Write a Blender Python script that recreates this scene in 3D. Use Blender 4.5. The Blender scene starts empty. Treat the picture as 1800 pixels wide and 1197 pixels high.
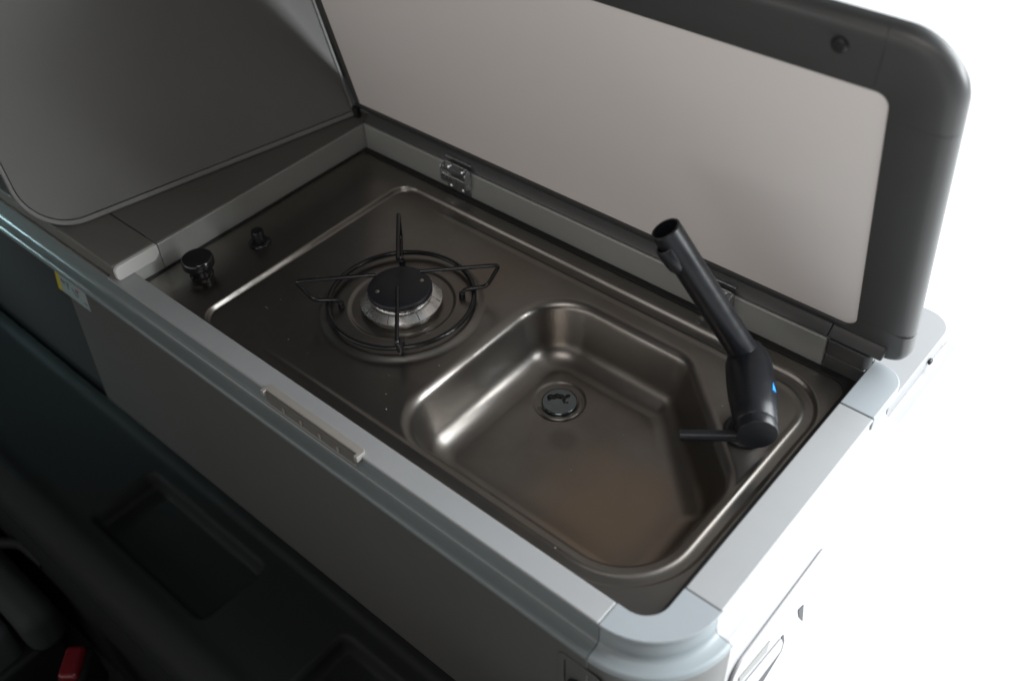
import bpy, bmesh, math, random
import numpy as np
from mathutils import Vector, Matrix

# ------------------------------------------------------------------ camera, world, light, exposure
scene = bpy.context.scene
col = scene.collection
random.seed(4)
R = math.radians

cam_data = bpy.data.cameras.new("camera")
cam = bpy.data.objects.new("camera", cam_data)
col.objects.link(cam)
cam.matrix_world = (Matrix.Translation((1.157, -0.472, 0.900))
                    @ Matrix.Rotation(0.749569550, 4, 'Z')
                    @ Matrix.Rotation(0.815855913, 4, 'X')
                    @ Matrix.Rotation(-0.0573121867, 4, 'Z'))
cam_data.sensor_width = 36.0
cam_data.lens = 35.30
cam_data.clip_start = 0.02
cam_data.clip_end = 200.0
cam_data.dof.use_dof = True
cam_data.dof.focus_distance = 1.30
cam_data.dof.aperture_fstop = 2.8
scene.camera = cam

world = bpy.data.worlds.new("World")
scene.world = world
world.use_nodes = True
bg = world.node_tree.nodes["Background"]
bg.inputs[0].default_value = (0.82, 0.93, 1.0, 1)
bg.inputs[1].default_value = 0.010


def area(name, loc, target, sx, sy, power, color, spread=180):
    d = bpy.data.lights.new(name, 'AREA')
    d.shape = 'RECTANGLE'
    d.size, d.size_y = sx, sy
    d.energy = power
    d.color = color
    d.spread = R(spread)
    o = bpy.data.objects.new(name, d)
    col.objects.link(o)
    o.location = loc
    o.rotation_euler = (Vector(target) - Vector(loc)).to_track_quat('-Z', 'Y').to_euler()
    return o


# daylight outside the open tailgate, added lamps for steel glints and the lid, the cab windows
area("daylight_lamp", (2.90, 3.1, 2.2), (0.95, 0.7, -0.6), 4.2, 3.8, 720, (0.93, 0.97, 1.0))
area("steel_glint_lamp", (2.90, 1.22, 0.78), (0.3, 0.10, 0.0), 0.60, 0.70, 62, (0.95, 0.98, 1.0))  # small bright lamp added only to put highlights on the steel
area("lid_fill_lamp", (0.20, -1.95, 0.42), (0.65, 0.42, 0.34), 3.9, 0.70, 13.0, (1.0, 0.960, 0.935), 160)  # wide soft lamp, added stand-in for window light on the lid
area("overhead_fill_lamp", (0.98, -0.40, 1.06), (0.85, 0.42, 0.15), 0.7, 0.35, 4.8, (1.0, 0.945, 0.915))  # added overhead fill, weakens the tap's shadow on the lid panel
area("cab_lamp", (-1.75, -0.55, 0.68), (-0.72, -0.05, 0.02), 0.40, 0.25, 0.45, (0.60, 0.95, 1.0), 24)

vs = scene.view_settings
vs.view_transform = 'Standard'
vs.look = 'None'
vs.exposure = 0.0
vs.gamma = 1.0
vs.use_curve_mapping = False
scene.render.engine = 'CYCLES'
scene.cycles.use_denoising = True
scene.cycles.max_bounces = 8
scene.cycles.caustics_reflective = True
scene.cycles.sample_clamp_indirect = 6.0
scene.cycles.blur_glossy = 0.6

# ------------------------------------------------------------------ materials


def material(name, color, rough=0.5, metal=0.0, mottling=0.0, mot_scale=8.0, bump=0.0, bump_scale=300.0,
             rough_var=0.0, stretch=(1, 1, 1), specular=0.5, coat=0.0, tint2=None):
    m = bpy.data.materials.new(name)
    m.use_nodes = True
    nt = m.node_tree
    b = nt.nodes["Principled BSDF"]
    b.inputs["Base Color"].default_value = (*color, 1)
    b.inputs["Roughness"].default_value = rough
    b.inputs["Metallic"].default_value = metal
    b.inputs["Specular IOR Level"].default_value = specular
    b.inputs["Coat Weight"].default_value = coat
    tc = nt.nodes.new("ShaderNodeTexCoord")
    if mottling or rough_var:
        n = nt.nodes.new("ShaderNodeTexNoise")
        n.inputs["Scale"].default_value = mot_scale
        n.inputs["Detail"].default_value = 6
        n.inputs["Roughness"].default_value = 0.62
        nt.links.new(tc.outputs["Object"], n.inputs["Vector"])
        if mottling:
            mx = nt.nodes.new("ShaderNodeMix")
            mx.data_type = 'RGBA'
            c2 = tint2 or tuple(c * 0.75 for c in color)
            mx.inputs[6].default_value = (*color, 1)
            mx.inputs[7].default_value = (*c2, 1)
            mr = nt.nodes.new("ShaderNodeMapRange")
            mr.inputs[1].default_value = 0.35
            mr.inputs[2].default_value = 0.68
            mr.inputs[3].default_value = 0.0
            mr.inputs[4].default_value = mottling
            nt.links.new(n.outputs[0], mr.inputs[0])
            nt.links.new(mr.outputs[0], mx.inputs[0])
            nt.links.new(mx.outputs[2], b.inputs["Base Color"])
        if rough_var:
            mr = nt.nodes.new("ShaderNodeMapRange")
            mr.inputs[1].default_value = 0.3
            mr.inputs[2].default_value = 0.7
            mr.inputs[3].default_value = rough - rough_var
            mr.inputs[4].default_value = rough + rough_var
            nt.links.new(n.outputs[0], mr.inputs[0])
            nt.links.new(mr.outputs[0], b.inputs["Roughness"])
    if bump:
        mp = nt.nodes.new("ShaderNodeMapping")
        mp.inputs["Scale"].default_value = stretch
        n2 = nt.nodes.new("ShaderNodeTexNoise")
        n2.inputs["Scale"].default_value = bump_scale
        n2.inputs["Detail"].default_value = 4
        bp = nt.nodes.new("ShaderNodeBump")
        bp.inputs["Strength"].default_value = bump
        bp.inputs["Distance"].default_value = 0.0006
        nt.links.new(tc.outputs["Object"], mp.inputs["Vector"])
        nt.links.new(mp.outputs[0], n2.inputs["Vector"])
        nt.links.new(n2.outputs[0], bp.inputs["Height"])
        nt.links.new(bp.outputs[0], b.inputs["Normal"])
    return m


M = {}
M['steel'] = material("brushed_steel", (0.258, 0.248, 0.233), 0.335, 1.0, mottling=0.7, mot_scale=6, tint2=(0.195, 0.170, 0.146),
                      rough_var=0.05)


def wear_steel(m):
    """water rings, a brown film on the bowl floor and fine brushed grain"""
    nt = m.node_tree
    b = nt.nodes["Principled BSDF"]
    tc = nt.nodes.new("ShaderNodeTexCoord")
    prev_link = b.inputs["Base Color"].links[0]
    cur = prev_link.from_socket
    wob = nt.nodes.new("ShaderNodeTexNoise")
    wob.inputs["Scale"].default_value = 22
    wob.inputs["Detail"].default_value = 5
    nt.links.new(tc.outputs["Object"], wob.inputs["Vector"])
    for (x, y, r0, r1, amt, c) in ((0.612, 0.200, 0.012, 0.024, 0.35, (0.10, 0.075, 0.062)),
                                   (0.735, 0.130, 0.030, 0.135, 0.75, (0.33, 0.245, 0.175)),
                                   (0.40, 0.33, 0.02, 0.10, 0.35, (0.27, 0.21, 0.16))):
        d = nt.nodes.new("ShaderNodeVectorMath"); d.operation = 'DISTANCE'
        fl = nt.nodes.new("ShaderNodeVectorMath"); fl.operation = 'MULTIPLY'
        fl.inputs[1].default_value = (1, 1, 0)
        nt.links.new(tc.outputs["Object"], fl.inputs[0])
        nt.links.new(fl.outputs[0], d.inputs[0])
        d.inputs[1].default_value = (x, y, 0)
        ad = nt.nodes.new("ShaderNodeMath"); ad.operation = 'MULTIPLY_ADD'
        ad.inputs[1].default_value = (r1 - r0) * 0.9
        nt.links.new(wob.outputs[0], ad.inputs[0])
        nt.links.new(d.outputs[1], ad.inputs[2])
        mr = nt.nodes.new("ShaderNodeMapRange")
        mr.inputs[1].default_value = r1 + (r1 - r0) * 0.45
        mr.inputs[2].default_value = r0 + (r1 - r0) * 0.45
        mr.inputs[3].default_value = 0.0
        mr.inputs[4].default_value = amt
        nt.links.new(ad.outputs[0], mr.inputs[0])
        mx = nt.nodes.new("ShaderNodeMix"); mx.data_type = 'RGBA'
        nt.links.new(mr.outputs[0], mx.inputs[0])
        nt.links.new(cur, mx.inputs[6])
        mx.inputs[7].default_value = (*c, 1)
        cur = mx.outputs[2]
    nt.links.new(cur, b.inputs["Base Color"])
    mp = nt.nodes.new("ShaderNodeMapping")
    mp.inputs["Scale"].default_value = (6, 420, 6)
    gr = nt.nodes.new("ShaderNodeTexNoise")
    gr.inputs["Scale"].default_value = 1.0
    gr.inputs["Detail"].default_value = 3
    nt.links.new(tc.outputs["Object"], mp.inputs["Vector"])
    nt.links.new(mp.outputs[0], gr.inputs["Vector"])
    rl = b.inputs["Roughness"].links[0].from_socket
    ma = nt.nodes.new("ShaderNodeMath"); ma.operation = 'MULTIPLY_ADD'
    ma.inputs[1].default_value = 0.035
    sub = nt.nodes.new("ShaderNodeMath"); sub.operation = 'SUBTRACT'
    sub.inputs[1].default_value = 0.017
    nt.links.new(gr.outputs[0], ma.inputs[0])
    nt.links.new(rl, sub.inputs[0])
    nt.links.new(sub.outputs[0], ma.inputs[2])
    nt.links.new(ma.outputs[0], b.inputs["Roughness"])


wear_steel(M['steel'])
M['steel_bright'] = material("turned_aluminium", (0.80, 0.79, 0.77), 0.26, 1.0, rough_var=0.08, mot_scale=40)
M['chrome'] = material("plug_chrome", (0.20, 0.235, 0.25), 0.10, 1.0, mottling=0.5, mot_scale=60, rough_var=0.06)
M['zinc'] = material("zinc_plate", (0.62, 0.65, 0.66), 0.30, 1.0, rough_var=0.08, mot_scale=60)
M['rail'] = material("silver_rail", (0.265, 0.271, 0.275), 0.42, 0.0, mottling=0.25, mot_scale=14, bump=0.03, rough_var=0.05)
M['corner'] = material("grey_blue_plastic", (0.235, 0.258, 0.272), 0.46, 0.0, mottling=0.15, mot_scale=20, bump=0.05, bump_scale=500)
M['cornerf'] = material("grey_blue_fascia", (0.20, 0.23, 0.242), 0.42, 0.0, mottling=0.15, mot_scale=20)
M['wall'] = material("grey_profile", (0.33, 0.34, 0.325), 0.38, 0.3, mottling=0.3, mot_scale=9, bump=0.03, rough_var=0.06)
M['wall_end'] = material("light_profile_end", (0.50, 0.50, 0.48), 0.45, 0.0, mottling=0.2, mot_scale=20)
M['counter'] = material("counter_laminate", (0.115, 0.11, 0.10), 0.55, 0.0, mottling=0.3, mot_scale=12, bump=0.05)
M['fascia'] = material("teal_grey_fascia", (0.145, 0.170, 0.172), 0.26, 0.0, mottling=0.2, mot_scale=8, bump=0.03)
M['front'] = material("front_laminate", (0.082, 0.083, 0.079), 0.45, 0.0, mottling=0.3, mot_scale=5, bump=0.05, bump_scale=400)
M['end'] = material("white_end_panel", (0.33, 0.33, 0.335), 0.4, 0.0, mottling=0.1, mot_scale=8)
M['shelf'] = material("grey_shelf", (0.25, 0.255, 0.26), 0.5, 0.0, mottling=0.1, mot_scale=10)
M['panel'] = material("lid_laminate", (0.71, 0.675, 0.65), 0.50, 0.0, mottling=0.22, mot_scale=4, bump=0.05, bump_scale=700,
                      tint2=(0.67, 0.645, 0.625))
M['lidframe'] = material("lid_frame_grey", (0.052, 0.053, 0.053), 0.40, 0.0, mottling=0.3, mot_scale=9, bump=0.05, bump_scale=500)
M['lid2'] = material("fabric_grey_laminate", (0.125, 0.125, 0.119), 0.55, 0.0, mottling=0.35, mot_scale=5, bump=0.25, bump_scale=420,
                     stretch=(5, 1, 1))
M['lid2edge'] = material("lid_edge_band", (0.165, 0.165, 0.158), 0.45, 0.0, mottling=0.2, mot_scale=20)
M['black'] = material("black_matt", (0.007, 0.008, 0.010), 0.34, 0.0, specular=0.40, mottling=0.4, mot_scale=30, tint2=(0.012, 0.013, 0.016), rough_var=0.06)
M['enamel'] = material("black_enamel", (0.010, 0.010, 0.011), 0.18, 0.0, rough_var=0.05, mot_scale=50)
M['capblack'] = material("burner_cap_black", (0.010, 0.011, 0.016), 0.45, 0.0, mottling=0.4, mot_scale=60, tint2=(0.018, 0.018, 0.02))
M['gasket'] = material("rubber_seal", (0.008, 0.008, 0.008), 0.55, 0.0, bump=0.05)
M['tray'] = material("tray_plastic", (0.007, 0.0088, 0.0088), 0.7, 0.0, specular=0.25, mottling=0.3, mot_scale=20, bump=0.3, bump_scale=900)
M['floor'] = material("van_carpet", (0.012, 0.012, 0.012), 0.9, 0.0, bump=0.4, bump_scale=500)
M['seat'] = material("seat_cloth", (0.020, 0.024, 0.025), 0.85, 0.0, mottling=0.3, mot_scale=30, bump=0.4, bump_scale=900)
M['red'] = material("red_button", (0.10, 0.004, 0.008), 0.35)
M['catch'] = material("beige_plastic", (0.24, 0.226, 0.206), 0.42, 0.0, mottling=0.15, mot_scale=40)
M['blue'] = material("blue_dot", (0.03, 0.30, 0.85), 0.4)
M['ground'] = material("pale_concrete", (0.80, 0.80, 0.79), 0.9, 0.0, mottling=0.1, mot_scale=2)
M['lining'] = material("roof_lining", (0.10, 0.10, 0.10), 0.9)
M['yellow'] = material("sticker_yellow", (0.36, 0.30, 0.015), 0.5)
M['sticker'] = material("sticker_paper", (0.22, 0.26, 0.26), 0.5)
M['ink'] = material("sticker_ink", (0.02, 0.09, 0.10), 0.5)
M['redink'] = material("sticker_red", (0.5, 0.02, 0.05), 0.5)
M['dark_slot'] = material("dark_recess", (0.02, 0.02, 0.025), 0.6)
M['brass'] = material("rivet_metal", (0.55, 0.50, 0.40), 0.3, 1.0)
M['crumb'] = material("crumb", (0.35, 0.32, 0.28), 0.7)
M['wet'] = material("wet_black", (0.004, 0.006, 0.006), 0.06)

# ------------------------------------------------------------------ mesh helpers


def link(name, bm, mat, parent=None, sharp=35, bevel=0.0, seg=2, smooth=True, loc=None):
    bmesh.ops.recalc_face_normals(bm, faces=bm.faces[:])
    if smooth:
        for f in bm.faces:
            f.smooth = True
        for e in bm.edges:
            if len(e.link_faces) == 2:
                e.smooth = e.calc_face_angle(0.0) < R(sharp)
    me = bpy.data.meshes.new(name)
    bm.to_mesh(me)
    bm.free()
    o = bpy.data.objects.new(name, me)
    col.objects.link(o)
    me.materials.append(M[mat] if isinstance(mat, str) else mat)
    if parent is not None:
        o.parent = parent
        o.matrix_parent_inverse = parent.matrix_world.inverted()
    if bevel:
        md = o.modifiers.new("bevel", 'BEVEL')
        md.width = bevel
        md.segments = seg
        md.limit_method = 'ANGLE'
        md.angle_limit = R(32)
        md.harden_normals = True
    return o


def thing(name, label, cat, loc=(0, 0, 0), group=None):
    o = bpy.data.objects.new(name, None)
    o.empty_display_size = 0.05
    col.objects.link(o)
    o.location = loc
    o.matrix_world = Matrix.Translation(loc)
    o['label'] = label
    o['category'] = cat
    if group:
        o['group'] = group
    return o


def new():
    return bmesh.new()


def box(bm, x0, x1, y0, y1, z0, z1, mx=None):
    vs_ = [bm.verts.new(p) for p in ((x0, y0, z0), (x1, y0, z0), (x1, y1, z0), (x0, y1, z0),
                                     (x0, y0, z1), (x1, y0, z1), (x1, y1, z1), (x0, y1, z1))]
    for f in ((0, 3, 2, 1), (4, 5, 6, 7), (0, 1, 5, 4), (1, 2, 6, 5), (2, 3, 7, 6), (3, 0, 4, 7)):
        bm.faces.new([vs_[i] for i in f])
    if mx is not None:
        bmesh.ops.transform(bm, matrix=mx, verts=vs_)
    return vs_


def fillet(pts, radii, n=8):
    """closed polygon (list of 2D) with each corner rounded by its radius"""
    out = []
    k = len(pts)
    for i in range(k):
        p = Vector(pts[i]); a = Vector(pts[i - 1]); b = Vector(pts[(i + 1) % k])
        r = radii[i]
        if r <= 0:
            out.append(p); continue
        u = (a - p).normalized(); v = (b - p).normalized()
        ang = u.angle(v)
        t = r / math.tan(ang / 2)
        c = p + (u + v).normalized() * (r / math.sin(ang / 2))
        s = p + u * t; e = p + v * t
        a0 = math.atan2(s.y - c.y, s.x - c.x); a1 = math.atan2(e.y - c.y, e.x - c.x)
        d = (a1 - a0 + math.pi) % (2 * math.pi) - math.pi
        for j in range(n + 1):
            q = a0 + d * j / n
            out.append(Vector((c.x + r * math.cos(q), c.y + r * math.sin(q))))
    return out


def prism(bm, poly, z0, z1, mx=None):
    lo = [bm.verts.new((p[0], p[1], z0)) for p in poly]
    hi = [bm.verts.new((p[0], p[1], z1)) for p in poly]
    n = len(poly)
    bm.faces.new(lo[::-1]); bm.faces.new(hi)
    for i in range(n):
        bm.faces.new((lo[i], lo[(i + 1) % n], hi[(i + 1) % n], hi[i]))
    if mx is not None:
        bmesh.ops.transform(bm, matrix=mx, verts=lo + hi)


def ring_prism(bm, outer, inner, z0, z1, closed=True, mx=None):
    """strip between two contours with the same point count, extruded"""
    n = len(outer)
    vo0 = [bm.verts.new((p[0], p[1], z0)) for p in outer]; vo1 = [bm.verts.new((p[0], p[1], z1)) for p in outer]
    vi0 = [bm.verts.new((p[0], p[1], z0)) for p in inner]; vi1 = [bm.verts.new((p[0], p[1], z1)) for p in inner]
    rng = range(n if closed else n - 1)
    for i in rng:
        j = (i + 1) % n
        bm.faces.new((vo1[i], vo1[j], vi1[j], vi1[i]))
        bm.faces.new((vo0[j], vo0[i], vi0[i], vi0[j]))
        bm.faces.new((vo0[i], vo0[j], vo1[j], vo1[i]))
        bm.faces.new((vi0[j], vi0[i], vi1[i], vi1[j]))
    if not closed:
        bm.faces.new((vo0[0], vo1[0], vi1[0], vi0[0]))
        bm.faces.new((vo0[-1], vi0[-1], vi1[-1], vo1[-1]))
    if mx is not None:
        bmesh.ops.transform(bm, matrix=mx, verts=vo0 + vo1 + vi0 + vi1)


def frame_to(axis, origin):
    z = Vector(axis).normalized()
    x = z.orthogonal().normalized()
    y = z.cross(x)
    m = Matrix((x, y, z)).transposed().to_4x4()
    m.translation = Vector(origin)
    return m


def lathe(bm, prof, origin=(0, 0, 0), axis=(0, 0, 1), n=48, cap0=True, cap1=True):
    """prof: list of (r, h) along axis"""
    mx = frame_to(axis, origin)
    rings = []
    for r, h in prof:
        rings.append([bm.verts.new(mx @ Vector((r * math.cos(2 * math.pi * i / n), r * math.sin(2 * math.pi * i / n), h))) for i in range(n)])
    for a, b in zip(rings, rings[1:]):
        for i in range(n):
            bm.faces.new((a[i], a[(i + 1) % n], b[(i + 1) % n], b[i]))
    if cap0:
        bm.faces.new(rings[0][::-1])
    if cap1:
        bm.faces.new(rings[-1])
    return rings


def tube(bm, pts, r, n=10, closed=False):
    pts = [Vector(p) for p in pts]
    k = len(pts)
    rings = []
    prev = None
    for i, p in enumerate(pts):
        if closed:
            t = (pts[(i + 1) % k] - pts[i - 1]).normalized()
        else:
            t = (pts[min(i + 1, k - 1)] - pts[max(i - 1, 0)]).normalized()
        if prev is None:
            u = t.orthogonal().normalized()
        else:
            u = (prev - t * prev.dot(t)).normalized()
        prev = u
        v = t.cross(u)
        rings.append([bm.verts.new(p + (u * math.cos(2 * math.pi * j / n) + v * math.sin(2 * math.pi * j / n)) * r) for j in range(n)])
    for i in range(k if closed else k - 1):
        a, b = rings[i], rings[(i + 1) % k]
        off = 0
        if closed and i == k - 1:
            off = min(range(n), key=lambda s: (a[0].co - b[s].co).length)
        for j in range(n):
            bm.faces.new((a[j], a[(j + 1) % n], b[(j + 1 + off) % n], b[(j + off) % n]))
    if not closed:
        bm.faces.new(rings[0][::-1]); bm.faces.new(rings[-1])


def bend(pts, r, n=5):
    """round the corners of an open 3D polyline"""
    pts = [Vector(p) for p in pts]
    out = [pts[0]]
    for i in range(1, len(pts) - 1):
        p = pts[i]; a = pts[i - 1] - p; b = pts[i + 1] - p
        t = min(r, a.length * 0.45, b.length * 0.45)
        s = p + a.normalized() * t; e = p + b.normalized() * t
        for j in range(n + 1):
            q = j / n
            out.append(s * (1 - q) ** 2 + p * 2 * q * (1 - q) + e * q * q)
    out.append(pts[-1])
    return out


def sweep(bm, path, profile, close_ends=True):
    """path: list of (point2d, normal2d outward); profile: list of (out, z)"""
    rows = []
    for p, nrm in path:
        rows.append([bm.verts.new((p[0] + nrm[0] * o, p[1] + nrm[1] * o, z)) for o, z in profile])
    for a, b in zip(rows, rows[1:]):
        for i in range(len(profile) - 1):
            bm.faces.new((a[i], a[i + 1], b[i + 1], b[i]))
    if close_ends:
        for r_ in (rows[0], rows[-1]):
            try:
                bm.faces.new(r_)
            except ValueError:
                pass


# ------------------------------------------------------------------ setting
bm = new()
bmesh.ops.create_grid(bm, x_segments=2, y_segments=2, size=1)
bmesh.ops.scale(bm, vec=(30, 30, 1), verts=bm.verts)
g = link("ground", bm, 'ground', smooth=False)
g.location = (20, 6, -1.15)
g['kind'] = 'structure'

bm = new()
box(bm, -2.6, 0.90, -1.9, 0.62, -0.80, -0.74)
o = link("floor", bm, 'floor', smooth=False)
o['kind'] = 'structure'

bm = new()
box(bm, -2.6, 1.40, -2.4, 1.12, 1.10, 1.15)  # unseen roof slab, added and sized to cut daylight over the counter
o = link("shade_ceiling", bm, 'lining', smooth=False)
o['kind'] = 'structure'

bm = new()
box(bm, -2.6, 0.55, 0.66, 0.70, -1.15, 1.10)  # unseen van side, added to keep daylight off the second lid
o = link("wall", bm, 'lining', smooth=False)
o['kind'] = 'structure'

# ------------------------------------------------------------------ kitchen cabinet
ZR = 0.022       # top of the low rails
ZC = 0.046       # top of the raised back and side profiles
cab = thing("kitchen_cabinet", "grey camper kitchen cabinet with silver rim around the steel sink and stove", "cabinet", (0.4, 0.2, -0.74))

# front rail
bm = new()
box(bm, -0.012, 0.8505, -0.0430, -0.0120, 0.0175, ZR)
box(bm, -0.012, 0.8505, -0.0160, -0.0121, 0.001, 0.0174)
link("front_rail", bm, 'rail', cab, bevel=0.0018, seg=3)
bm = new()
box(bm, 0.8935, 0.9370, 0.0450, 0.3690, 0.0175, ZR)
box(bm, 0.8936, 0.8975, 0.0450, 0.3690, 0.001, 0.0174)
link("end_rail", bm, 'rail', cab, bevel=0.0018, seg=3)


def arc(cx, cy, r, a0, a1, n):
    return [(cx + r * math.cos(R(a0 + (a1 - a0) * i / n)), cy + r * math.sin(R(a0 + (a1 - a0) * i / n))) for i in range(n + 1)]


# front corner piece, joined between the two rails
inner = [(0.8515, -0.012)] + arc(0.8635, 0.018, 0.030, -90, 0, 14) + [(0.8935, 0.0440)]
outer = [(0.8515, -0.043)] + arc(0.8520, 0.042, 0.085, -90, 0, 14) + [(0.9370, 0.0440)]
bm = new()
ring_prism(bm, outer, inner, 0.0175, ZR, closed=False)
lip = [(p[0] + (q[0] - p[0]) * 0.12, p[1] + (q[1] - p[1]) * 0.12) for p, q in zip(inner, outer)]
ring_prism(bm, lip, [(p[0] + (q[0] - p[0]) * 0.003, p[1] + (q[1] - p[1]) * 0.003) for p, q in zip(inner, outer)], 0.001, 0.0174, closed=False)
link("corner_piece", bm, 'corner', cab, bevel=0.0018, seg=3)
# rear corner piece under the lid
bm = new()
prism(bm, fillet([(0.8935, 0.3700), (0.9370, 0.3700), (0.9370, 0.4600), (0.8935, 0.4600)], [0, 0, 0.030, 0], 8), 0.001, ZR)
link("corner_piece", bm, 'corner', cab, bevel=0.0018, seg=3)

# raised back profile and its end piece
bm = new()
prism(bm, [(0.012, 0.432), (0.8400, 0.432), (0.8400, 0.466), (0.012, 0.466)], -0.010, ZC)
link("back_profile", bm, 'wall', cab, bevel=0.003, seg=3)
bm = new()
prism(bm, fillet([(0.8412, 0.432), (0.8960, 0.432), (0.8960, 0.4455), (0.8412, 0.4455)], [0, 0.010, 0.002, 0], 8), ZR + 0.0008, ZC)
box(bm, 0.8412, 0.8930, 0.4322, 0.4655, -0.010, ZR + 0.0008)
link("profile_end", bm, 'lidframe', cab, bevel=0.004, seg=3)
# raised side profile beside the stove
bm = new()
box(bm, -0.020, 0.0110, 0.0330, 0.4660, -0.010, ZC - 0.0022)
link("side_profile", bm, 'wall', cab, bevel=0.0015, seg=2)
bm = new()
prism(bm, [(-0.0119, -0.010), (0.0322, -0.010), (0.0322, ZC - 0.0022), (-0.0119, ZC - 0.0022)], -0.012, 0.0108, Matrix(((0, 0, 1, 0), (1, 0, 0, 0), (0, 1, 0, 0), (0, 0, 0, 1))))
link("side_profile", bm, 'wall', cab, bevel=0.001, seg=2)
bm = new()
prism(bm, fillet([(-0.0385, ZR + 0.0006), (0.0235, ZR + 0.0006), (0.0315, 0.0310), (0.0315, ZC - 0.0004), (-0.0385, ZC - 0.0004)], [0.006, 0.002, 0.002, 0.002, 0.008], 5),
      0.0060, 0.0128, Matrix(((0, 0, 1, 0), (1, 0, 0, 0), (0, 1, 0, 0), (0, 0, 0, 1))))
link("profile_end", bm, 'wall_end', cab, bevel=0.0012, seg=3)
# dark counter beyond the stove, a front strip and the main board with a joint between them
bm = new()
box(bm, -1.30, 0.0058, -0.0385, 0.0326, ZR + 0.0006, ZC)
link("countertop", bm, 'counter', cab, bevel=0.003, seg=3)
bm = new()
box(bm, -1.30, 0.0092, 0.0334, 0.4655, ZC - 0.0021, ZC)
link("countertop", bm, 'counter', cab, bevel=0.0008, seg=2)
bm = new()
box(bm, -1.30, -0.0130, -0.0410, -0.0120, 0.0180, ZR + 0.0004)
link("counter_edging", bm, 'counter', cab, bevel=0.0006)

# fascia swept round the outside: cove below the rail, then a ledge
prof = [(-0.016, 0.0170), (-0.0035, 0.0170), (-0.0025, 0.0160), (-0.0020, -0.0100), (0.0, -0.0140), (0.004, -0.0165), (0.0125, -0.0172),
        (0.0160, -0.0182), (0.0178, -0.0205), (0.0180, -0.0240), (-0.016, -0.0240)]


def fascia(name, pathpts, mat):
    bm = new()
    sweep(bm, pathpts, prof)
    bmesh.ops.remove_doubles(bm, verts=bm.verts, dist=1e-6)
    return link(name, bm, mat, cab, sharp=50)


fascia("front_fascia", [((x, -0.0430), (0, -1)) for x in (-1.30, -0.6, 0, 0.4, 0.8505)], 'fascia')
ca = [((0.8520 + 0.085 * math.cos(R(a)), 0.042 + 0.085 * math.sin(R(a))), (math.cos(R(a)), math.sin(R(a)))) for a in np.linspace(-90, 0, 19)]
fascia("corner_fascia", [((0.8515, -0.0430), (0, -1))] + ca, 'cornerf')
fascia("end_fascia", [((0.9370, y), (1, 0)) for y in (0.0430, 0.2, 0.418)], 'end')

# front panels with a slanted joint
bm = new()
prism(bm, [(-0.129, -0.0245), (0.8515, -0.0245), (0.8515, -0.78), (-0.250, -0.78)], 0.046, 0.0605, Matrix.Rotation(R(90), 4, 'X'))
link("front_panel", bm, 'front', cab, bevel=0.0012)
bm = new()
prism(bm, [(-1.30, -0.0245), (-0.1305, -0.0245), (-0.2515, -0.78), (-1.30, -0.78)], 0.0320, 0.0470, Matrix.Rotation(R(90), 4, 'X'))
link("side_panel", bm, 'floor', cab, bevel=0.0012)
# rounded corner post and end panel
co = [(p[0] + nn[0] * 0.0165, p[1] + nn[1] * 0.0165) for p, nn in ca]
ci = [(p[0] - nn[0] * 0.004, p[1] - nn[1] * 0.004) for p, nn in ca]
bm = new()
ring_prism(bm, co, ci, -1.0, -0.0245, closed=False)
link("corner_post", bm, 'front', cab)
bm = new()
box(bm, 0.935, 0.9535, 0.0435, 0.60, -1.0, -0.0245)
link("end_panel", bm, 'end', cab, bevel=0.002)
# rear shelf at the height of the worktop, behind the lid
bm = new()
prism(bm, fillet([(-0.20, 0.4675), (0.850, 0.4675), (0.850, 0.4200), (0.9360, 0.4200), (0.9360, 0.615), (-0.20, 0.615)], [0, 0, 0, 0, 0.035, 0], 8), -0.030, 0.0)
link("rear_shelf", bm, 'shelf', cab, bevel=0.002)
bm = new()
box(bm, 0.9362, 0.9410, 0.532, 0.541, -0.016, -0.009)
link("shelf_stud", bm, 'dark_slot', cab, bevel=0.003)
# carcass under the worktop keeps daylight out
bm = new()
box(bm, -1.29, 0.932, -0.030, 0.598, -0.98, -0.16)
link("carcass", bm, 'front', cab, smooth=False)

# rubber seal between steel top and rim
steel_rect = [(0.0130, -0.0118), (0.8860, -0.0118), (0.8860, 0.4230), (0.0130, 0.4230)]
si = fillet([(0.0150, -0.0110), (0.8840, -0.0110), (0.8840, 0.4215), (0.0150, 0.4215)], [0.004, 0.026, 0.022, 0.006], 8)
so = fillet([(0.0112, -0.0119), (0.8932, -0.0119), (0.8932, 0.4318), (0.0112, 0.4318)], [0.004, 0.029, 0.0015, 0.004], 8)
bm = new()
ring_prism(bm, so, si, -0.006, 0.0022)
link("seal", bm, 'gasket', cab, bevel=0.0006)

# catch plate on the front rail for the lid latch
bm = new()
pl = [(0.3385, -0.0505), (0.3385, -0.0380), (0.3420, -0.0345), (0.5090, -0.0345), (0.5125, -0.0380), (0.5125, -0.0505), (0.5065, -0.0505), (0.5065, -0.0452), (0.3445, -0.0452), (0.3445, -0.0505)]
prism(bm, pl[::-1], ZR - 0.0040, ZR + 0.0046)
cpo = link("catch_plate", bm, 'catch', cab, bevel=0.0010, seg=3)
bm = new()
box(bm, 0.3446, 0.5064, -0.0475, -0.0455, ZR - 0.0120, ZR + 0.0020)
link("catch_tray", bm, 'counter', cpo)
for x in (0.378, 0.410, 0.444, 0.476):
    bm = new()
    box(bm, x - 0.0020, x + 0.0020, -0.0492, -0.0476, ZR - 0.0130, ZR - 0.0040)
    link("rib", bm, 'catch', cpo, bevel=0.0005)
bm = new()
box(bm, 0.3446, 0.5064, -0.0500, -0.0476, ZR - 0.0155, ZR - 0.0131)
link("lower_bar", bm, 'catch', cpo, bevel=0.0006)

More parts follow.
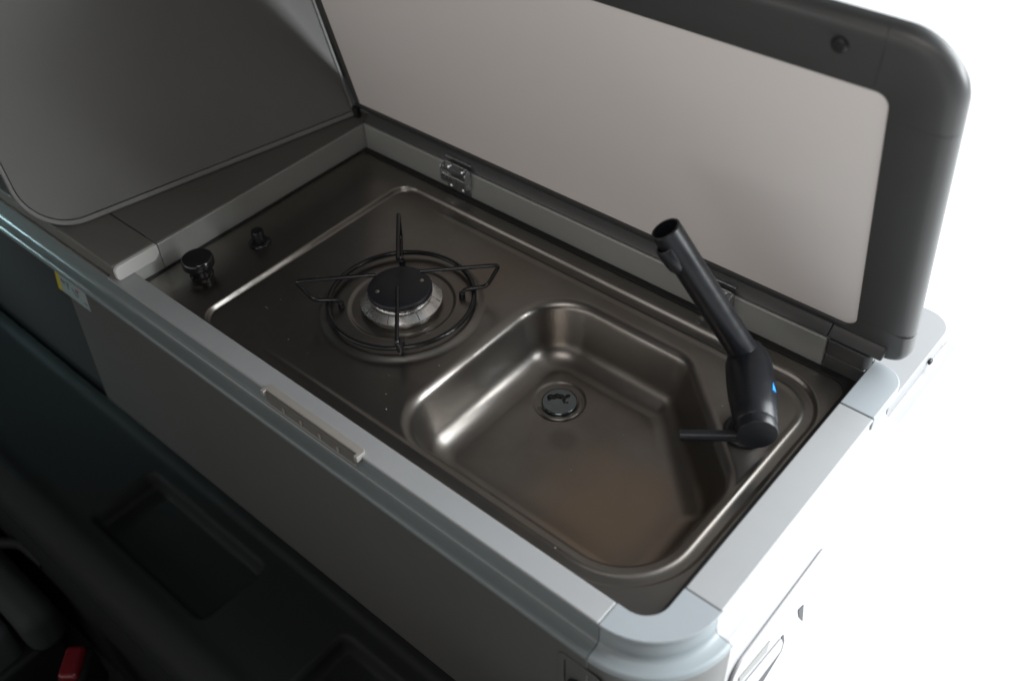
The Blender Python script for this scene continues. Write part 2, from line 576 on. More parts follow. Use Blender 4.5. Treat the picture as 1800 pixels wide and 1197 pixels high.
# push lock set in the front panel near the corner
mxf = Matrix.Rotation(R(90), 4, 'X')
a = fillet([(0.815, -0.120), (0.873, -0.120), (0.873, -0.041), (0.815, -0.041)], [0.010] * 4, 6)
b = fillet([(0.822, -0.113), (0.866, -0.113), (0.866, -0.049), (0.822, -0.049)], [0.006] * 4, 6)
bm = new()
ring_prism(bm, a, b, 0.0606, 0.0622, mx=mxf)
lock = link("lock_plate", bm, 'front', cab, bevel=0.0006)
bm = new()
c_ = fillet([(0.8235, -0.1115), (0.8645, -0.1115), (0.8645, -0.0505), (0.8235, -0.0505)], [0.005] * 4, 6)
ring_prism(bm, b, c_, 0.0600, 0.0609, mx=mxf)
link("groove", bm, 'gasket', lock)
bm = new()
lathe(bm, [(0.017, 0), (0.017, 0.004), (0.015, 0.006)], (0.844, -0.0605, -0.094), (0, -1, 0), 28)
link("lock_button", bm, 'capblack', lock)

# information sticker on the front panel
SX, SZ = -0.016, 0.0115
bm = new()
prism(bm, [(-0.136 + SX, -0.037 + SZ), (-0.052 + SX, -0.037 + SZ), (-0.060 + SX, -0.078 + SZ), (-0.150 + SX, -0.078 + SZ)], 0.0606, 0.0609, mxf)
stk = link("sticker", bm, 'sticker', cab, smooth=False)
stk['label'] = "small worn sticker with a yellow band and dark marks"
bm = new()
prism(bm, [(-0.1355 + SX, -0.0372 + SZ), (-0.126 + SX, -0.0372 + SZ), (-0.138 + SX, -0.0778 + SZ), (-0.1495 + SX, -0.0778 + SZ)], 0.0609, 0.0611, mxf)
link("yellow_band", bm, 'yellow', stk, smooth=False)


def mark(segs, mat, w=0.0016):
    for (x0, z0, x1, z1) in segs:
        bm = new()
        x0 += SX; x1 += SX; z0 += SZ; z1 += SZ
        d = Vector((x1 - x0, z1 - z0)); n_ = Vector((-d.y, d.x)).normalized() * w / 2
        prism(bm, [(x0 + n_.x, z0 + n_.y), (x1 + n_.x, z1 + n_.y), (x1 - n_.x, z1 - n_.y), (x0 - n_.x, z0 - n_.y)], 0.0609, 0.0611, mxf)
        link("print_mark", bm, mat, stk, smooth=False)


mark([(-0.122, -0.044, -0.119, -0.056), (-0.125, -0.050, -0.114, -0.048), (-0.111, -0.046, -0.100, -0.046), (-0.107, -0.047, -0.111, -0.060),
      (-0.096, -0.050, -0.092, -0.062), (-0.092, -0.062, -0.086, -0.064), (-0.084, -0.046, -0.083, -0.060), (-0.087, -0.051, -0.079, -0.050),
      (-0.071, -0.066, -0.062, -0.067)], 'ink', 0.0026)
mark([(-0.078, -0.044, -0.075, -0.049)], 'redink', 0.004)

# outlet unit on the end panel
bm = new()
mxe = Matrix(((0, 0, 1, 0), (1, 0, 0, 0), (0, 1, 0, 0), (0, 0, 0, 1)))
prism(bm, fillet([(0.055, -0.40), (0.262, -0.40), (0.262, -0.085), (0.055, -0.085)], [0.02] * 4, 6), 0.9537, 0.9586, mxe)
unit = link("outlet_unit", bm, 'end', cab, bevel=0.002)
for nm_, mat_, pl_ in (("slot", 'dark_slot', [(0.2103, -0.1600), (0.2247, -0.1668), (0.2389, -0.2205), (0.2202, -0.1876)]),
                       ("slot", 'lid2edge', [(0.0700, -0.1180), (0.1377, -0.1323), (0.1351, -0.1530), (0.0700, -0.1330)]),
                       ("slot", 'dark_slot', [(0.1745, -0.1740), (0.1807, -0.1770), (0.1890, -0.2019), (0.1890, -0.2243), (0.1481, -0.2435), (0.1200, -0.2300), (0.1239, -0.2140), (0.1831, -0.2141), (0.1828, -0.1940)])):
    bm = new()
    prism(bm, pl_, 0.9588, 0.9596, mxe)
    link(nm_, bm, mat_, unit, smooth=False)
bm = new()
prism(bm, [(0.0700, -0.1500), (0.1730, -0.1745), (0.1815, -0.1940), (0.1815, -0.2125), (0.0700, -0.2000)], 0.9588, 0.9612, mxe)
link("flap", bm, 'rail', unit, bevel=0.0008)

# ------------------------------------------------------------------ steel sink and cooktop
unit_t = thing("sink_cooktop", "stainless steel cooktop with one burner and an angled sink bowl", "sink", (0.45, 0.2, 0.0))


def sd_poly(px, py, poly):
    """signed distance to a closed polygon, negative inside"""
    d2 = np.full(px.shape, 1e9)
    inside = np.zeros(px.shape, bool)
    n = len(poly)
    for i in range(n):
        ax, ay = poly[i]; bx, by = poly[(i + 1) % n]
        ex, ey = bx - ax, by - ay
        L = ex * ex + ey * ey
        if L < 1e-14:
            continue
        t = np.clip(((px - ax) * ex + (py - ay) * ey) / L, 0, 1)
        dx = px - ax - t * ex; dy = py - ay - t * ey
        d2 = np.minimum(d2, dx * dx + dy * dy)
        cond = ((ay > py) != (by > py))
        with np.errstate(divide='ignore', invalid='ignore'):
            xi = ax + (py - ay) / (by - ay if by != ay else 1e-12) * ex
        inside ^= cond & (px < xi)
    d = np.sqrt(d2)
    return np.where(inside, -d, d)


def sstep(t):
    t = np.clip(t, 0, 1)
    return t * t * (3 - 2 * t)


recess = fillet([(0.132, -0.002), (0.880, -0.002), (0.880, 0.401), (0.132, 0.401)], [0.030, 0.105, 0.068, 0.030], 16)
bowl = fillet([(0.462, 0.019), (0.861, 0.019), (0.861, 0.2155), (0.705, 0.360), (0.462, 0.360)], [0.075, 0.090, 0.065, 0.060, 0.085], 20)
BC = (0.335, 0.194)
step = 0.0012
xs = np.linspace(0.0130, 0.8860, int((0.8860 - 0.0130) / step) + 1)
ys = np.linspace(-0.0118, 0.4230, int((0.4230 + 0.0118) / step) + 1)
GX, GY = np.meshgrid(xs, ys, indexing='ij')
sr = -sd_poly(GX, GY, recess)
sb = -sd_poly(GX, GY, bowl)
Z = np.zeros_like(GX)
Z -= 0.0075 * sstep((sr + 0.001) / 0.0062)
# pressed bead that runs along inside the recess at the back and the sink end
Z += 0.0016 * np.exp(-((sr - 0.0195) / 0.0035) ** 2) * sstep((GX - 0.20) / 0.10)
rb = np.hypot(GX - BC[0], GY - BC[1])
Z += 0.0055 * (1 - sstep((rb - 0.1030) / 0.013))
Z -= 0.0022 * (1 - sstep((rb - 0.0700) / 0.005))
DEP = 0.083


def bowl_profile(s):
    """depth below the recess floor as a function of the distance inside the rim: rim arc, wall, floor fillet"""
    r1, r2, slope = 0.016, 0.036, R(73)
    # arc 1 from flat to slope
    x1 = r1 * math.sin(slope); d1 = r1 * (1 - math.cos(slope))
    d2e = r2 * (1 - math.cos(slope)); x2 = r2 * math.sin(slope)
    wall_d = DEP - d1 - d2e
    wall_x = wall_d / math.tan(slope)
    out = np.zeros_like(s)
    m1 = (s > 0) & (s <= x1)
    out[m1] = r1 - np.sqrt(np.maximum(r1 * r1 - s[m1] ** 2, 0))
    m2 = (s > x1) & (s <= x1 + wall_x)
    out[m2] = d1 + (s[m2] - x1) * math.tan(slope)
    xe = x1 + wall_x + x2
    m3 = (s > x1 + wall_x) & (s <= xe)
    q = xe - s[m3]
    out[m3] = DEP - (r2 - np.sqrt(np.maximum(r2 * r2 - q * q, 0)))
    out[s > xe] = DEP
    return out, xe


dep, xe = bowl_profile(sb)
Z -= dep
DC = (0.567, 0.249)
rd = np.hypot(GX - DC[0], GY - DC[1])
Z -= 0.0035 * sstep((sb - xe) / 0.05) * (1 - sstep((rd - 0.03) / 0.20))
Z -= 0.0020 * (1 - sstep((rd - 0.0330) / 0.004))
drain_hole = 0.0290
ZD = -0.0075 - DEP - 0.0035 - 0.0020
# slight unevenness of pressed sheet
Z += 0.00012 * np.sin(GX * 61 + GY * 23) * np.sin(GY * 47 - GX * 31)
nx, ny = GX.shape
verts = np.stack([GX.ravel(), GY.ravel(), Z.ravel()], 1)
ii, jj = np.meshgrid(np.arange(nx - 1), np.arange(ny - 1), indexing='ij')
v00 = (ii * ny + jj).ravel()
faces = np.stack([v00, v00 + ny, v00 + ny + 1, v00 + 1], 1)
me = bpy.data.meshes.new("steel_top")
me.from_pydata(verts.tolist(), [], faces.tolist())
me.polygons.foreach_set("use_smooth", [True] * len(me.polygons))
me.materials.append(M['steel'])
st = bpy.data.objects.new("steel_top", me)
col.objects.link(st)
st.parent = unit_t
st.matrix_parent_inverse = unit_t.matrix_world.inverted()

# drain: flange ring, plug
dz = ZD
bm = new()
lathe(bm, [(0.0325, dz + 0.0004), (0.0318, dz + 0.0017), (0.0300, dz + 0.0021), (0.0262, dz + 0.0016), (0.0252, dz + 0.0006), (0.0250, dz + 0.0003)],
      (DC[0], DC[1], 0), n=56, cap0=False, cap1=False)
drain = link("drain", bm, 'steel', unit_t, sharp=60)
bm = new()
lathe(bm, [(0.0251, dz + 0.00035), (0.0243, dz + 0.00035)], (DC[0], DC[1], 0), n=56, cap0=False, cap1=False)
link("plug_gap", bm, 'gasket', drain)
bm = new()
lathe(bm, [(0.0246, dz + 0.0002), (0.0243, dz + 0.0036), (0.0236, dz + 0.0044), (0.0222, dz + 0.0046), (0.0150, dz + 0.0040), (0.004, dz + 0.0036), (0.0003, dz + 0.0036)],
      (DC[0], DC[1], 0), n=56)
plug = link("plug", bm, 'chrome', drain, sharp=60)
for (u, v, r_) in ((-0.012, 0.009, 0.0052), (-0.007, 0.0085, 0.0046), (-0.002, 0.010, 0.0050), (0.003, 0.0085, 0.0046), (0.0075, 0.006, 0.0036),
                   (0.0125, 0.0085, 0.0040), (0.006, 0.0015, 0.0026), (0.0068, -0.0025, 0.0022), (0.0105, -0.0035, 0.0022), (-0.014, 0.0045, 0.003)):
    # u along the picture's horizontal (x+y), v along its vertical
    px = DC[0] + (u * 0.73 - v * 0.68); py = DC[1] + (u * 0.68 + v * 0.73)
    bm = new()
    prf = [(r_ * math.cos(R(t)), dz + 0.0035 + 0.30 * r_ * math.sin(R(t))) for t in (-8, 20, 45, 70, 88)]
    lathe(bm, prf, (px, py, 0), n=18)
    link("water_drop", bm, 'wet', plug)

# burner
bz = -0.0075 + 0.0055 - 0.0022
bm = new()
lathe(bm, [(0.050, bz - 0.002), (0.0500, bz + 0.002), (0.0535, bz + 0.004), (0.0560, bz + 0.0075), (0.0560, bz + 0.0095), (0.0545, bz + 0.0105),
           (0.0475, bz + 0.0165), (0.0445, bz + 0.0180), (0.0425, bz + 0.0182), (0.0425, bz + 0.0225), (0.040, bz + 0.0225)],
      (BC[0], BC[1], 0), n=72)
burner = link("burner", bm, 'steel_bright', unit_t, sharp=30)
bm = new()
lathe(bm, [(0.0432, bz + 0.0226), (0.0442, bz + 0.0236), (0.0442, bz + 0.0290), (0.0430, bz + 0.0308), (0.0400, bz + 0.0316), (0.02, bz + 0.0322), (0.0005, bz + 0.0324)],
      (BC[0], BC[1], 0), n=64)
cap = link("burner_cap", bm, 'capblack', burner, sharp=50)
for ang in (60, 240):
    bm = new()
    lathe(bm, [(0.0030, 0), (0.0030, 0.0006), (0.0022, 0.0012), (0.0006, 0.0013)], (BC[0] + 0.031 * math.cos(R(ang)), BC[1] + 0.031 * math.sin(R(ang)), bz + 0.0316), n=16)
    link("cap_screw", bm, 'brass', burner)
for k in range(36):
    ang = R(k * 10 + 4)
    bm = new()
    box(bm, -0.0008, 0.0006, -0.0008, 0.0008, 0.0018, 0.0038, Matrix.Translation((BC[0] + 0.0420 * math.cos(ang), BC[1] + 0.0420 * math.sin(ang), bz + 0.0186)) @ Matrix.Rotation(ang, 4, 'Z'))
    link("flame_slot", bm, 'gasket', burner, smooth=False)
for ang in (-65, -18, 30, 150, 205, 255):
    bm = new()
    mx = Matrix.Translation((BC[0], BC[1], bz)) @ Matrix.Rotation(R(ang), 4, 'Z')
    vs_ = [bm.verts.new(mx @ Vector(p)) for p in ((0.0452, -0.0004, 0.0182), (0.0548, -0.0004, 0.0109), (0.0548, 0.0004, 0.0109), (0.0452, 0.0004, 0.0182))]
    bm.faces.new(vs_)
    ext = bmesh.ops.extrude_face_region(bm, geom=bm.faces[:])
    bmesh.ops.translate(bm, vec=(0, 0, -0.0008), verts=[v for v in ext['geom'] if isinstance(v, bmesh.types.BMVert)])
    link("ring_rib", bm, 'dark_slot', burner, smooth=False)
bm = new()
lathe(bm, [(0.0028, 0), (0.0028, 0.014), (0.0020, 0.0155)], (BC[0] - 0.046, BC[1] + 0.013, bz + 0.004), n=14)
link("spark_electrode", bm, 'black', burner)

# control knob
kz = 0.0
bm = new()
lathe(bm, [(0.0195, 0.000), (0.0195, 0.0015), (0.0170, 0.003), (0.0165, 0.012), (0.0180, 0.0165), (0.0245, 0.0185), (0.0258, 0.0205),
           (0.0262, 0.0300), (0.0252, 0.0335), (0.0232, 0.0352), (0.0205, 0.0350), (0.0170, 0.0343), (0.0005, 0.0340)], (0.064, 0.060, kz), n=56)
bmesh.ops.transform(bm, matrix=Matrix.Translation((0.064, 0.058, kz)) @ Matrix.Scale(0.88, 4) @ Matrix.Translation((-0.064, -0.060, -kz)), verts=bm.verts)
link("control_knob", bm, 'enamel', unit_t, sharp=40)
# igniter button
bm = new()
lathe(bm, [(0.0165, 0.0), (0.0165, 0.0022), (0.0145, 0.0046), (0.0100, 0.0056)], (0.0735, 0.1565, kz), n=40)
ign = link("igniter", bm, 'enamel', unit_t, sharp=40)
bm = new()
lathe(bm, [(0.0095, 0.0050), (0.0095, 0.0215), (0.0085, 0.0232), (0.0060, 0.0238), (0.0003, 0.0238)], (0.0735, 0.1565, kz), n=32)
link("button", bm, 'black', ign, sharp=40)

# ------------------------------------------------------------------ pan support
fz = -0.0075 + 0.0055     # surface under the ring
ps = thing("pan_support", "black wire pan support ring standing over the burner", "pan support", (BC[0], BC[1], fz))
bm = new()
tube(bm, [(BC[0] + 0.1000 * math.cos(2 * math.pi * i / 72), BC[1] + 0.1000 * math.sin(2 * math.pi * i / 72), fz + 0.0085) for i in range(72)], 0.0035, 12, True)
link("ring", bm, 'enamel', ps)
for ang in (45, 135, 225, 315):
    c, s = math.cos(R(ang)), math.sin(R(ang))

    def P(r_, z, c=c, s=s):
        return (BC[0] + r_ * c, BC[1] + r_ * s, z)
    pts = bend([P(0.030, 0.0500), P(0.1370, 0.0500), P(0.1180, 0.0145), P(0.0860, 0.0115), P(0.0830, fz + 0.004)], 0.008, 5)
    bm = new()
    tube(bm, pts, 0.0029, 12)
    arm = link("finger", bm, 'enamel', ps)
    bm = new()
    lathe(bm, [(0.0040, 0), (0.0045, 0.002), (0.0042, 0.0085), (0.0030, 0.0100)], P(0.0830, fz), n=16)
    link("foot", bm, 'black', arm)

# ------------------------------------------------------------------ faucet
fd = -0.0075
P1 = Vector((0.8500, 0.2465, 0.058)); P2 = Vector((0.781, 0.341, 0.058))
ax = (P2 - P1).normalized()
Lb = (P2 - P1).length
fa = thing("faucet", "matt black folding faucet with raised straight spout in the sink corner", "faucet", (0.822, 0.286, fd))
bm = new()
lathe(bm, [(0.0270, 0.0), (0.0270, 0.004), (0.0245, 0.0065), (0.0210, 0.008), (0.0195, 0.020), (0.0190, 0.045)], (0.822, 0.286, fd), n=48)
link("base", bm, 'black', fa, sharp=45)
bm = new()
lathe(bm, [(0.0226, 0.0), (0.0236, 0.0012), (0.0256, 0.020), (0.0276, 0.046), (0.0280, 0.070), (0.0270, 0.095), (0.0232, Lb - 0.006), (0.0200, Lb + 0.002), (0.0130, Lb + 0.006), (0.0005, Lb + 0.007)], P1, ax, 56)
brl = link("barrel", bm, 'black', fa, sharp=45)
bm = new()
lathe(bm, [(0.0228, -0.0006), (0.0228, -0.0020), (0.0226, -0.0130), (0.0220, -0.0138), (0.0005, -0.0140)], P1, ax, 56)
capo = link("lever_cap", bm, 'black', fa, sharp=40)
mdir = Vector((-ax.y, ax.x, 0)) if (-ax.y) < 0 else Vector((ax.y, -ax.x, 0))
l0 = P1 - ax * 0.0072 + mdir * 0.018 + Vector((0, 0, -0.010))
ldir = (mdir + Vector((0, 0, -0.03))).normalized()
bm = new()
lathe(bm, [(0.0068, 0), (0.0068, 0.008), (0.0066, 0.011), (0.0064, 0.030), (0.0062, 0.0640), (0.0058, 0.0660), (0.0005, 0.0662)], l0, ldir, 28)
link("lever", bm, 'black', capo, sharp=40)
# spout: open tube with a stepped outlet
S0 = Vector((0.7880, 0.3270, 0.066)); T0 = Vector((0.6960, 0.2740, 0.242))
sa = (T0 - S0).normalized(); Ls = (T0 - S0).length
zx = sa
side = Vector((-0.35, -1, 0)); xx = (side - zx * side.dot(zx)).normalized(); yy = zx.cross(xx)
bm = new()
n = 64
ro, ri = 0.0172, 0.0145


def rim(a):
    # the outlet side of the tube end is cut back
    d = (a + math.pi) % (2 * math.pi) - math.pi
    return Ls


rows = []
for key, rr in (('o', ro), ('i', ri)):
    a_ = []
    for i in range(n):
        th = 2 * math.pi * i / n
        dirv = xx * math.cos(th) + yy * math.sin(th)
        if key == 'o':
            a_.append([S0 + dirv * rr, S0 + dirv * rr + zx * (Ls * 0.5), S0 + dirv * rr + zx * (rim(th) - 0.0008), S0 + dirv * (rr - 0.0008) + zx * rim(th)])
        else:
            a_.append([S0 + dirv * rr + zx * rim(th), S0 + dirv * rr + zx * (Ls - 0.045), S0 + dirv * 0.002 + zx * (Ls - 0.046)])
    rows.append([[bm.verts.new(p) for p in st_] for st_ in a_])
for rws in rows:
    for i in range(n):
        a_, b_ = rws[i], rws[(i + 1) % n]
        for k in range(len(a_) - 1):
            bm.faces.new((a_[k], b_[k], b_[k + 1], a_[k + 1]))
for i in range(n):
    bm.faces.new((rows[0][i][3], rows[0][(i + 1) % n][3], rows[1][(i + 1) % n][0], rows[1][i][0]))
bm.faces.new([rows[0][i][0] for i in range(n)][::-1])
bm.faces.new([rows[1][i][2] for i in range(n)])
spout = link("spout", bm, 'black', fa, sharp=40)
bm = new()
lathe(bm, [(0.0172, -0.024), (0.0180, -0.008), (0.0176, -0.0012), (0.0150, -0.0004)], S0, sa, 40)
link("spout_socket", bm, 'black', fa, sharp=45)
# outlet nose on the sink side of the spout, a little below the tip
bm = new()
lathe(bm, [(0.0030, -0.0560), (0.0070, -0.0520), (0.0105, -0.0440), (0.0118, -0.0340), (0.0118, -0.0165), (0.0110, -0.0155), (0.0095, -0.0155), (0.0090, -0.0220), (0.0005, -0.0220)],
      T0 + xx * 0.0112 + yy * 0.001, sa, 36)
link("outlet_nose", bm, 'black', spout, sharp=40)
# cold mark on the barrel
bm = new()
cm = P1 + ax * 0.044
nd = Vector((0.62, 0.42, 0.62)).normalized()
nd = (nd - ax * nd.dot(ax)).normalized()
td = ax.cross(nd)
q0 = cm + nd * 0.0279
vsA = [bm.verts.new(q0 + ax * a_ + td * b_) for a_, b_ in ((-0.007, -0.0035), (-0.007, 0.0035), (0.007, 0.0))]
bm.faces.new(vsA)
ext = bmesh.ops.extrude_face_region(bm, geom=bm.faces[:])
bmesh.ops.translate(bm, vec=-nd * 0.0012, verts=[v for v in ext['geom'] if isinstance(v, bmesh.types.BMVert)])
link("cold_mark", bm, 'blue', brl, smooth=False)

# ------------------------------------------------------------------ raised sink lid
tilt = R(12)
LM = Matrix.Translation((0, 0.4475, 0.0500)) @ Matrix.Rotation(tilt, 4, 'X')   # local x along, local z up the lid, local -y faces the sink
lid = thing("sink_cover", "large raised lid with pale inner panel behind the sink and faucet", "lid", (0.45, 0.4475, 0.05))
# local 2D (x, v) -> prism coords mapped so that extrusion runs along local y
L2 = LM @ Matrix(((1, 0, 0, 0), (0, 0, 1, 0), (0, 1, 0, 0), (0, 0, 0, 1)))
X0, X1, V1 = -0.016, 0.9330, 0.4430
px0, px1, pv0, pv1 = 0.006, 0.8660, 0.0195, 0.3720
TH = 0.020
SHOULDER = [(0.0170, 0.0), (0.0120, 0.0004), (0.0080, 0.0014), (0.0045, 0.0036), (0.0020, 0.0070), (0.0005, 0.0115), (0.0, 0.0175), (0.0010, TH)]


def frame_part(name, inner, outer_at, shoulder=SHOULDER, k=1.0):
    """a frame piece between the panel edge and the rounded outer shoulder; outer_at(inset) gives the outer line"""
    loops = [[(p[0], p[1], 0.0052) for p in inner], [(p[0], p[1], 0.0010) for p in inner]]
    n_ = len(inner)
    first = outer_at(shoulder[0][0] * k)
    loops.append([(i_[0] + (o_[0] - i_[0]) * 0.04, i_[1] + (o_[1] - i_[1]) * 0.04, 0.0) for i_, o_ in zip(inner, first)])
    for ins, dep_ in shoulder:
        loops.append([(p[0], p[1], dep_) for p in outer_at(ins * k)])
    bm = new()
    vv = [[bm.verts.new(L2 @ Vector(p)) for p in lp] for lp in loops]
    for a_, b_ in zip(vv, vv[1:]):
        for i in range(n_ - 1):
            bm.faces.new((a_[i], a_[i + 1], b_[i + 1], b_[i]))
    for e_ in (0, -1):
        bm.faces.new([lp[e_] for lp in vv])
    return link(name, bm, 'lidframe', lid, sharp=55)


GAP = 0.00022
jx, jv, jt = 0.8380, 0.3450, 0.8550
SMALL = [(0.0100, 0.0), (0.0070, 0.0010), (0.0030, 0.0045), (0.0010, 0.0090), (0.0, 0.0150), (0.0010, TH)]
frame_part("bottom_frame", [(X0, pv0), (jx, pv0)], lambda i: [(X0, 0.004 + i), (jx, 0.004 + i)], SMALL)
inner = [(jx + GAP, pv0)] + arc(px1 - 0.018, pv0 + 0.018, 0.018, -90, 0, 12) + [(px1, 0.0400)]
frame_part("frame_corner", inner, lambda i: [(jx + GAP, 0.004 + i)] + arc(X1 - 0.030, 0.012, 0.030 - i, -90, 0, 12) + [(X1 - i, 0.0400)], SMALL)
frame_part("side_frame", [(px1, 0.0400 + GAP), (px1, jv)], lambda i: [(X1 - i, 0.0400 + GAP), (X1 - i, jv)], k=1.3)
inner = [(px1, jv + GAP)] + arc(px1 - 0.015, pv1 - 0.015, 0.015, 0, 90, 16) + [(jt - 0.006, pv1)]
frame_part("frame_corner", inner, lambda i: [(X1 - i, jv + GAP)] + arc(X1 - 0.066, V1 - 0.066, 0.066 - i, 0, 90, 16) + [(jt, V1 - i)], k=1.45)
frame_part("top_frame", [(jt - 0.006 - GAP, pv1), (X0, pv1)], lambda i: [(jt - GAP, V1 - i), (X0, V1 - i)], k=1.3)
MYZ = Matrix(((0, 0, 1, 0), (1, 0, 0, 0), (0, 1, 0, 0), (0, 0, 0, 1)))
lip_yz = [(0.4452, 0.0612), (0.4348, 0.0500), (0.4338, 0.0470), (0.4640, 0.0470), (0.4640, 0.0580), (0.4560, 0.0612)]
bm = new(); prism(bm, lip_yz, X0 + 0.030, jx, MYZ)
link("hinge_lip", bm, 'lidframe', lid, bevel=0.0012)
bm = new(); prism(bm, lip_yz, jx + GAP, 0.9080, MYZ)
link("hinge_lip", bm, 'lidframe', lid, bevel=0.005, seg=5)
bm = new(); prism(bm, [(X0, pv0 + 0.0005), (px0 - 0.012, pv0 + 0.0005), (px0 - 0.012, pv1 - 0.0005), (X0, pv1 - 0.0005)], 0.0, TH, L2)
link("side_frame", bm, 'lidframe', lid, bevel=0.003, seg=3)
bm = new()
prism(bm, [(px0 - 0.013, pv0 - 0.006), (px1 + 0.006, pv0 - 0.006), (px1 + 0.006, pv1 + 0.006), (px0 - 0.013, pv1 + 0.006)], 0.0035, 0.008, L2)
link("panel", bm, 'panel', lid)
bm = new()
prism(bm, fillet([(X0 + 0.003, 0.008), (X1 - 0.003, 0.008), (X1 - 0.003, V1 - 0.003), (X0 + 0.003, V1 - 0.003)], [0.004, 0.024, 0.064, 0.004], 8), TH - 0.0015, TH + 0.002, L2)
link("outer_shell", bm, 'rail', lid, bevel=0.002)
# rubber stop near the upper corner
bm = new()
lathe(bm, [(0.0085, 0.0), (0.0085, 0.003), (0.0065, 0.0055), (0.0005, 0.006)], LM @ Vector((0.813, 0.0005, 0.4130)), (LM.to_3x3() @ Vector((0, -1, 0))), 24)
link("rubber_stop", bm, 'gasket', lid)


# two hinges
def hinge(x):
    yb = 0.4318
    bm = new()
    box(bm, x - 0.024, x + 0.024, yb - 0.0022, yb - 0.0002, 0.003, ZC - 0.004)
    h = link("hinge", bm, 'zinc', lid, bevel=0.0006)
    for s in (-1, 1):
        # side ears
        bm = new()
        ear = fillet([(yb - 0.0024, 0.019), (yb - 0.0140, 0.022), (yb - 0.0150, 0.049), (yb - 0.0024, 0.055)], [0.002, 0.006, 0.006, 0.003], 5)
        xe_ = x + s * 0.0255
        prism(bm, ear, xe_ - 0.0010, xe_ + 0.0010, Matrix(((0, 0, 1, 0), (1, 0, 0, 0), (0, 1, 0, 0), (0, 0, 0, 1))))
        link("ear", bm, 'zinc', h, bevel=0.0005)
        bm = new()
        lathe(bm, [(0.0042, 0), (0.0042, 0.0010), (0.0034, 0.0030), (0.0018, 0.0040), (0.0003, 0.0042)], (x + s * 0.0125 - 0.002, yb - 0.0022, 0.0105), (0, -1, 0), 18)
        link("rivet", bm, 'zinc', h)
        bm = new()
        lathe(bm, [(0.0034, 0), (0.0030, 0.0022), (0.0004, 0.0032)], (x + s * 0.014, yb - 0.0062, 0.0462), (0, -1, 0.2), 16)
        link("rivet", bm, 'zinc', h)
    # folded leaf between the ears and the strap to the lid
    bm = new()
    box(bm, x - 0.0240, x + 0.0240, yb - 0.0135, yb - 0.0115, 0.022, 0.036, Matrix.Identity(4))
    link("knuckle", bm, 'zinc', h, bevel=0.0008)
    bm = new()
    box(bm, x - 0.0235, x + 0.0235, yb - 0.0055, yb - 0.0038, 0.036, 0.054)
    link("leaf", bm, 'zinc', h, bevel=0.0006)
    bm = new()
    box(bm, x - 0.031, x + 0.024, 0.4355, 0.4400, 0.0530, 0.0560)
    link("strap", bm, 'zinc', h, bevel=0.0006)
    return h


hinge(0.2250)
hinge(0.6840)

# ------------------------------------------------------------------ second lid beyond the stove
b2 = Vector((-0.215, -0.977, 0)).normalized()
m2 = Vector((-0.977, 0.215, 0)).normalized()
ph = R(26)
u2 = Vector((0, 0, math.cos(ph))) + m2 * math.sin(ph)
n2 = b2.cross(u2)        # faces the stove or the back
if n2.x < 0:
    n2 = -n2
c2 = Vector((-0.013, 0.4430, 0.0485))
M2 = Matrix((b2, u2, n2)).transposed().to_4x4()
M2.translation = c2
lid2 = thing("compartment_cover", "dark grey lid with rounded corners leaning back beyond the stove", "lid", c2)
W2 = 0.531
ob = fillet([(0.0, 0.0), (W2, 0.0), (W2, 0.62), (0.0, 0.62)], [0.006, 0.078, 0.09, 0.02], 14)
ib = fillet([(0.0052, 0.0082), (W2 - 0.0052, 0.0082), (W2 - 0.0052, 0.6118), (0.0052, 0.6118)], [0.004, 0.0715, 0.083, 0.015], 14)
bm = new(); ring_prism(bm, ob, ib, -0.020, 0.0, mx=M2)
link("edge_band", bm, 'lid2edge', lid2, bevel=0.002, seg=3)
ib2 = fillet([(0.0060, 0.0090), (W2 - 0.0060, 0.0090), (W2 - 0.0060, 0.6110), (0.0060, 0.6110)], [0.0035, 0.0708, 0.082, 0.014], 14)
bm = new(); prism(bm, ib2, -0.019, -0.0004, M2)
link("panel", bm, 'lid2', lid2, bevel=0.0008)
# small pivot block at its foot
bm = new()
box(bm, -0.018, -0.006, 0.4375, 0.4465, ZC - 0.001, 0.064)
link("pivot_block", bm, 'gasket', lid2, bevel=0.001)

# ------------------------------------------------------------------ black step tray in front of the cabinet
tray = thing("step_tray", "black plastic step tray with two shallow pockets along the cabinet foot", "tray", (0.2, -0.17, -0.74))
tx = np.linspace(-1.3, 0.93, 447)
ty = np.linspace(-0.292, -0.0612, 62)
TX, TY = np.meshgrid(tx, ty, indexing='ij')
TZ = np.full_like(TX, -0.322)
TZ += 0.006 * sstep((TY + 0.082) / 0.010)                      # lip against the cabinet
TZ += 0.004 * np.exp(-((TY + 0.246) / 0.014) ** 2)             # soft front roll
edge = np.clip((-0.250 - TY) / 0.042, 0, 1)
TZ -= 0.042 * (1 - np.sqrt(np.maximum(1 - edge ** 2, 0)))
for (xa, xb) in ((0.020, 0.302), (0.472, 0.755)):
    pk = fillet([(xa, -0.220), (xb, -0.220), (xb, -0.104), (xa, -0.104)], [0.014] * 4, 8)
    sp = -sd_poly(TX, TY, pk)
    TZ -= 0.026 * sstep((sp + 0.002) / 0.011)
nx, ny = TX.shape
verts = np.stack([TX.ravel(), TY.ravel(), TZ.ravel()], 1).tolist()
ii, jj = np.meshgrid(np.arange(nx - 1), np.arange(ny - 1), indexing='ij')
v00 = (ii * ny + jj).ravel()
faces = np.stack([v00, v00 + ny, v00 + ny + 1, v00 + 1], 1).tolist()
me = bpy.data.meshes.new("tray_top")
me.from_pydata(verts, [], faces)
me.polygons.foreach_set("use_smooth", [True] * len(me.polygons))
me.materials.append(M['tray'])
o = bpy.data.objects.new("tray_top", me); col.objects.link(o); o.parent = tray; o.matrix_parent_inverse = tray.matrix_world.inverted()
bm = new()
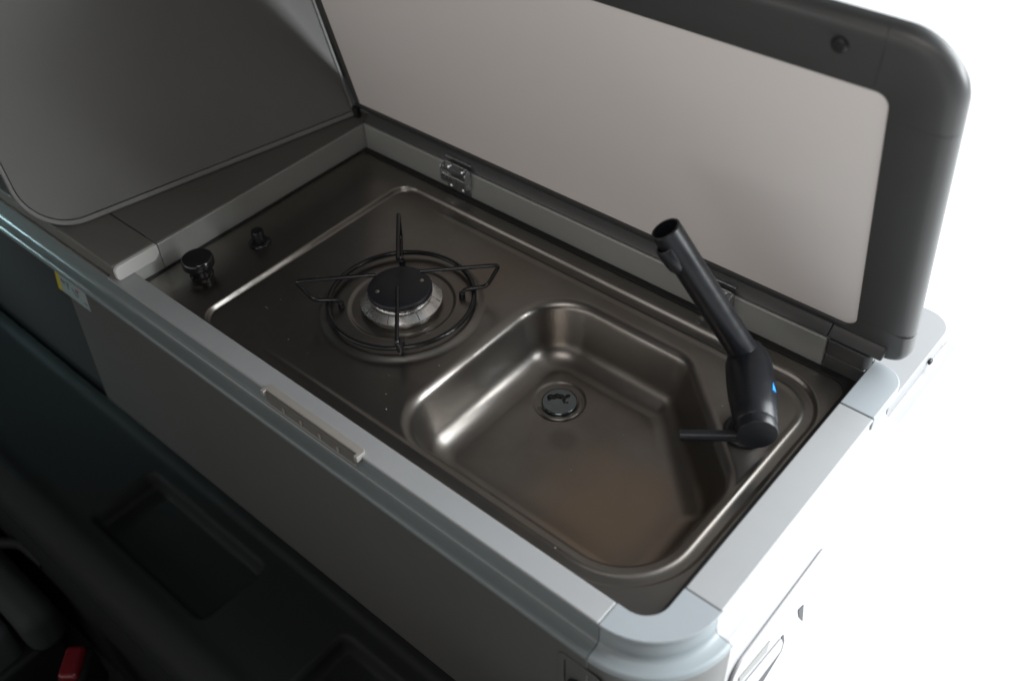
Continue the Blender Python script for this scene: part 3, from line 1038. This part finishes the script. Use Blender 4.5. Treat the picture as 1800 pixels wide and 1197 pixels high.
box(bm, -1.3, 0.93, -0.2925, -0.2885, -0.74, -0.3630)
link("skirt", bm, 'tray', tray, smooth=False)

# ------------------------------------------------------------------ seat and belt buckle in the dark foreground
seat = thing("van_seat", "dark grey cloth seat corner in the shadow at the bottom edge", "seat", (-0.25, -0.5, -0.74))


def soft_box(name, x0, x1, y0, y1, z0, z1, bev, mat, parent, seg=5, rot=None):
    bm = new()
    box(bm, x0, x1, y0, y1, z0, z1)
    if rot is not None:
        cx = Vector(((x0 + x1) / 2, (y0 + y1) / 2, (z0 + z1) / 2))
        bmesh.ops.transform(bm, matrix=Matrix.Translation(cx) @ rot @ Matrix.Translation(-cx), verts=bm.verts)
    return link(name, bm, mat, parent, bevel=bev, seg=seg)


soft_box("cushion", -0.75, -0.075, -0.85, -0.385, -0.62, -0.520, 0.02, 'seat', seat)
soft_box("side_bolster", -0.75, -0.035, -0.380, -0.315, -0.60, -0.500, 0.028, 'seat', seat)
soft_box("seat_base", -0.74, -0.06, -0.84, -0.33, -0.74, -0.60, 0.01, 'tray', seat)
bm = new()
tube(bm, bend([(-0.22, -0.312, -0.50), (-0.18, -0.290, -0.49), (-0.115, -0.286, -0.495)], 0.015), 0.010, 12)
link("adjust_lever", bm, 'tray', seat)

buckle = thing("seat_belt_buckle", "seat belt buckle with red release button beside the dark seat", "buckle", (0.06, -0.385, -0.74))
rb_ = Matrix.Rotation(R(-48), 4, 'Z')
soft_box("housing", 0.045, 0.115, -0.378, -0.334, -0.60, -0.508, 0.010, 'tray', buckle, rot=rb_)
soft_box("button", 0.052, 0.108, -0.372, -0.340, -0.512, -0.494, 0.008, 'red', buckle, rot=rb_)
soft_box("stalk", 0.068, 0.092, -0.362, -0.350, -0.74, -0.598, 0.003, 'tray', buckle, rot=rb_)

# ------------------------------------------------------------------ crumbs on the steel (nobody could count them)
bm = new()
for _ in range(60):
    x = random.uniform(0.15, 0.80); y = random.uniform(0.01, 0.39)
    i = int((x - 0.0130) / (0.8860 - 0.0130) * (GX.shape[0] - 1)); j = int((y + 0.0118) / (0.4348) * (GX.shape[1] - 1))
    if sb[i, j] > 0 and sb[i, j] < xe + 0.004 or rb[i, j] < 0.12:
        continue
    s = random.uniform(0.0002, 0.0006)
    box(bm, x - s, x + s, y - s * random.uniform(0.5, 2), y + s, Z[i, j], Z[i, j] + s)
o = link("crumbs", bm, 'crumb', None, smooth=False)
o['kind'] = 'stuff'
o['label'] = "tiny pale crumbs scattered over the steel"
o['category'] = "crumbs"
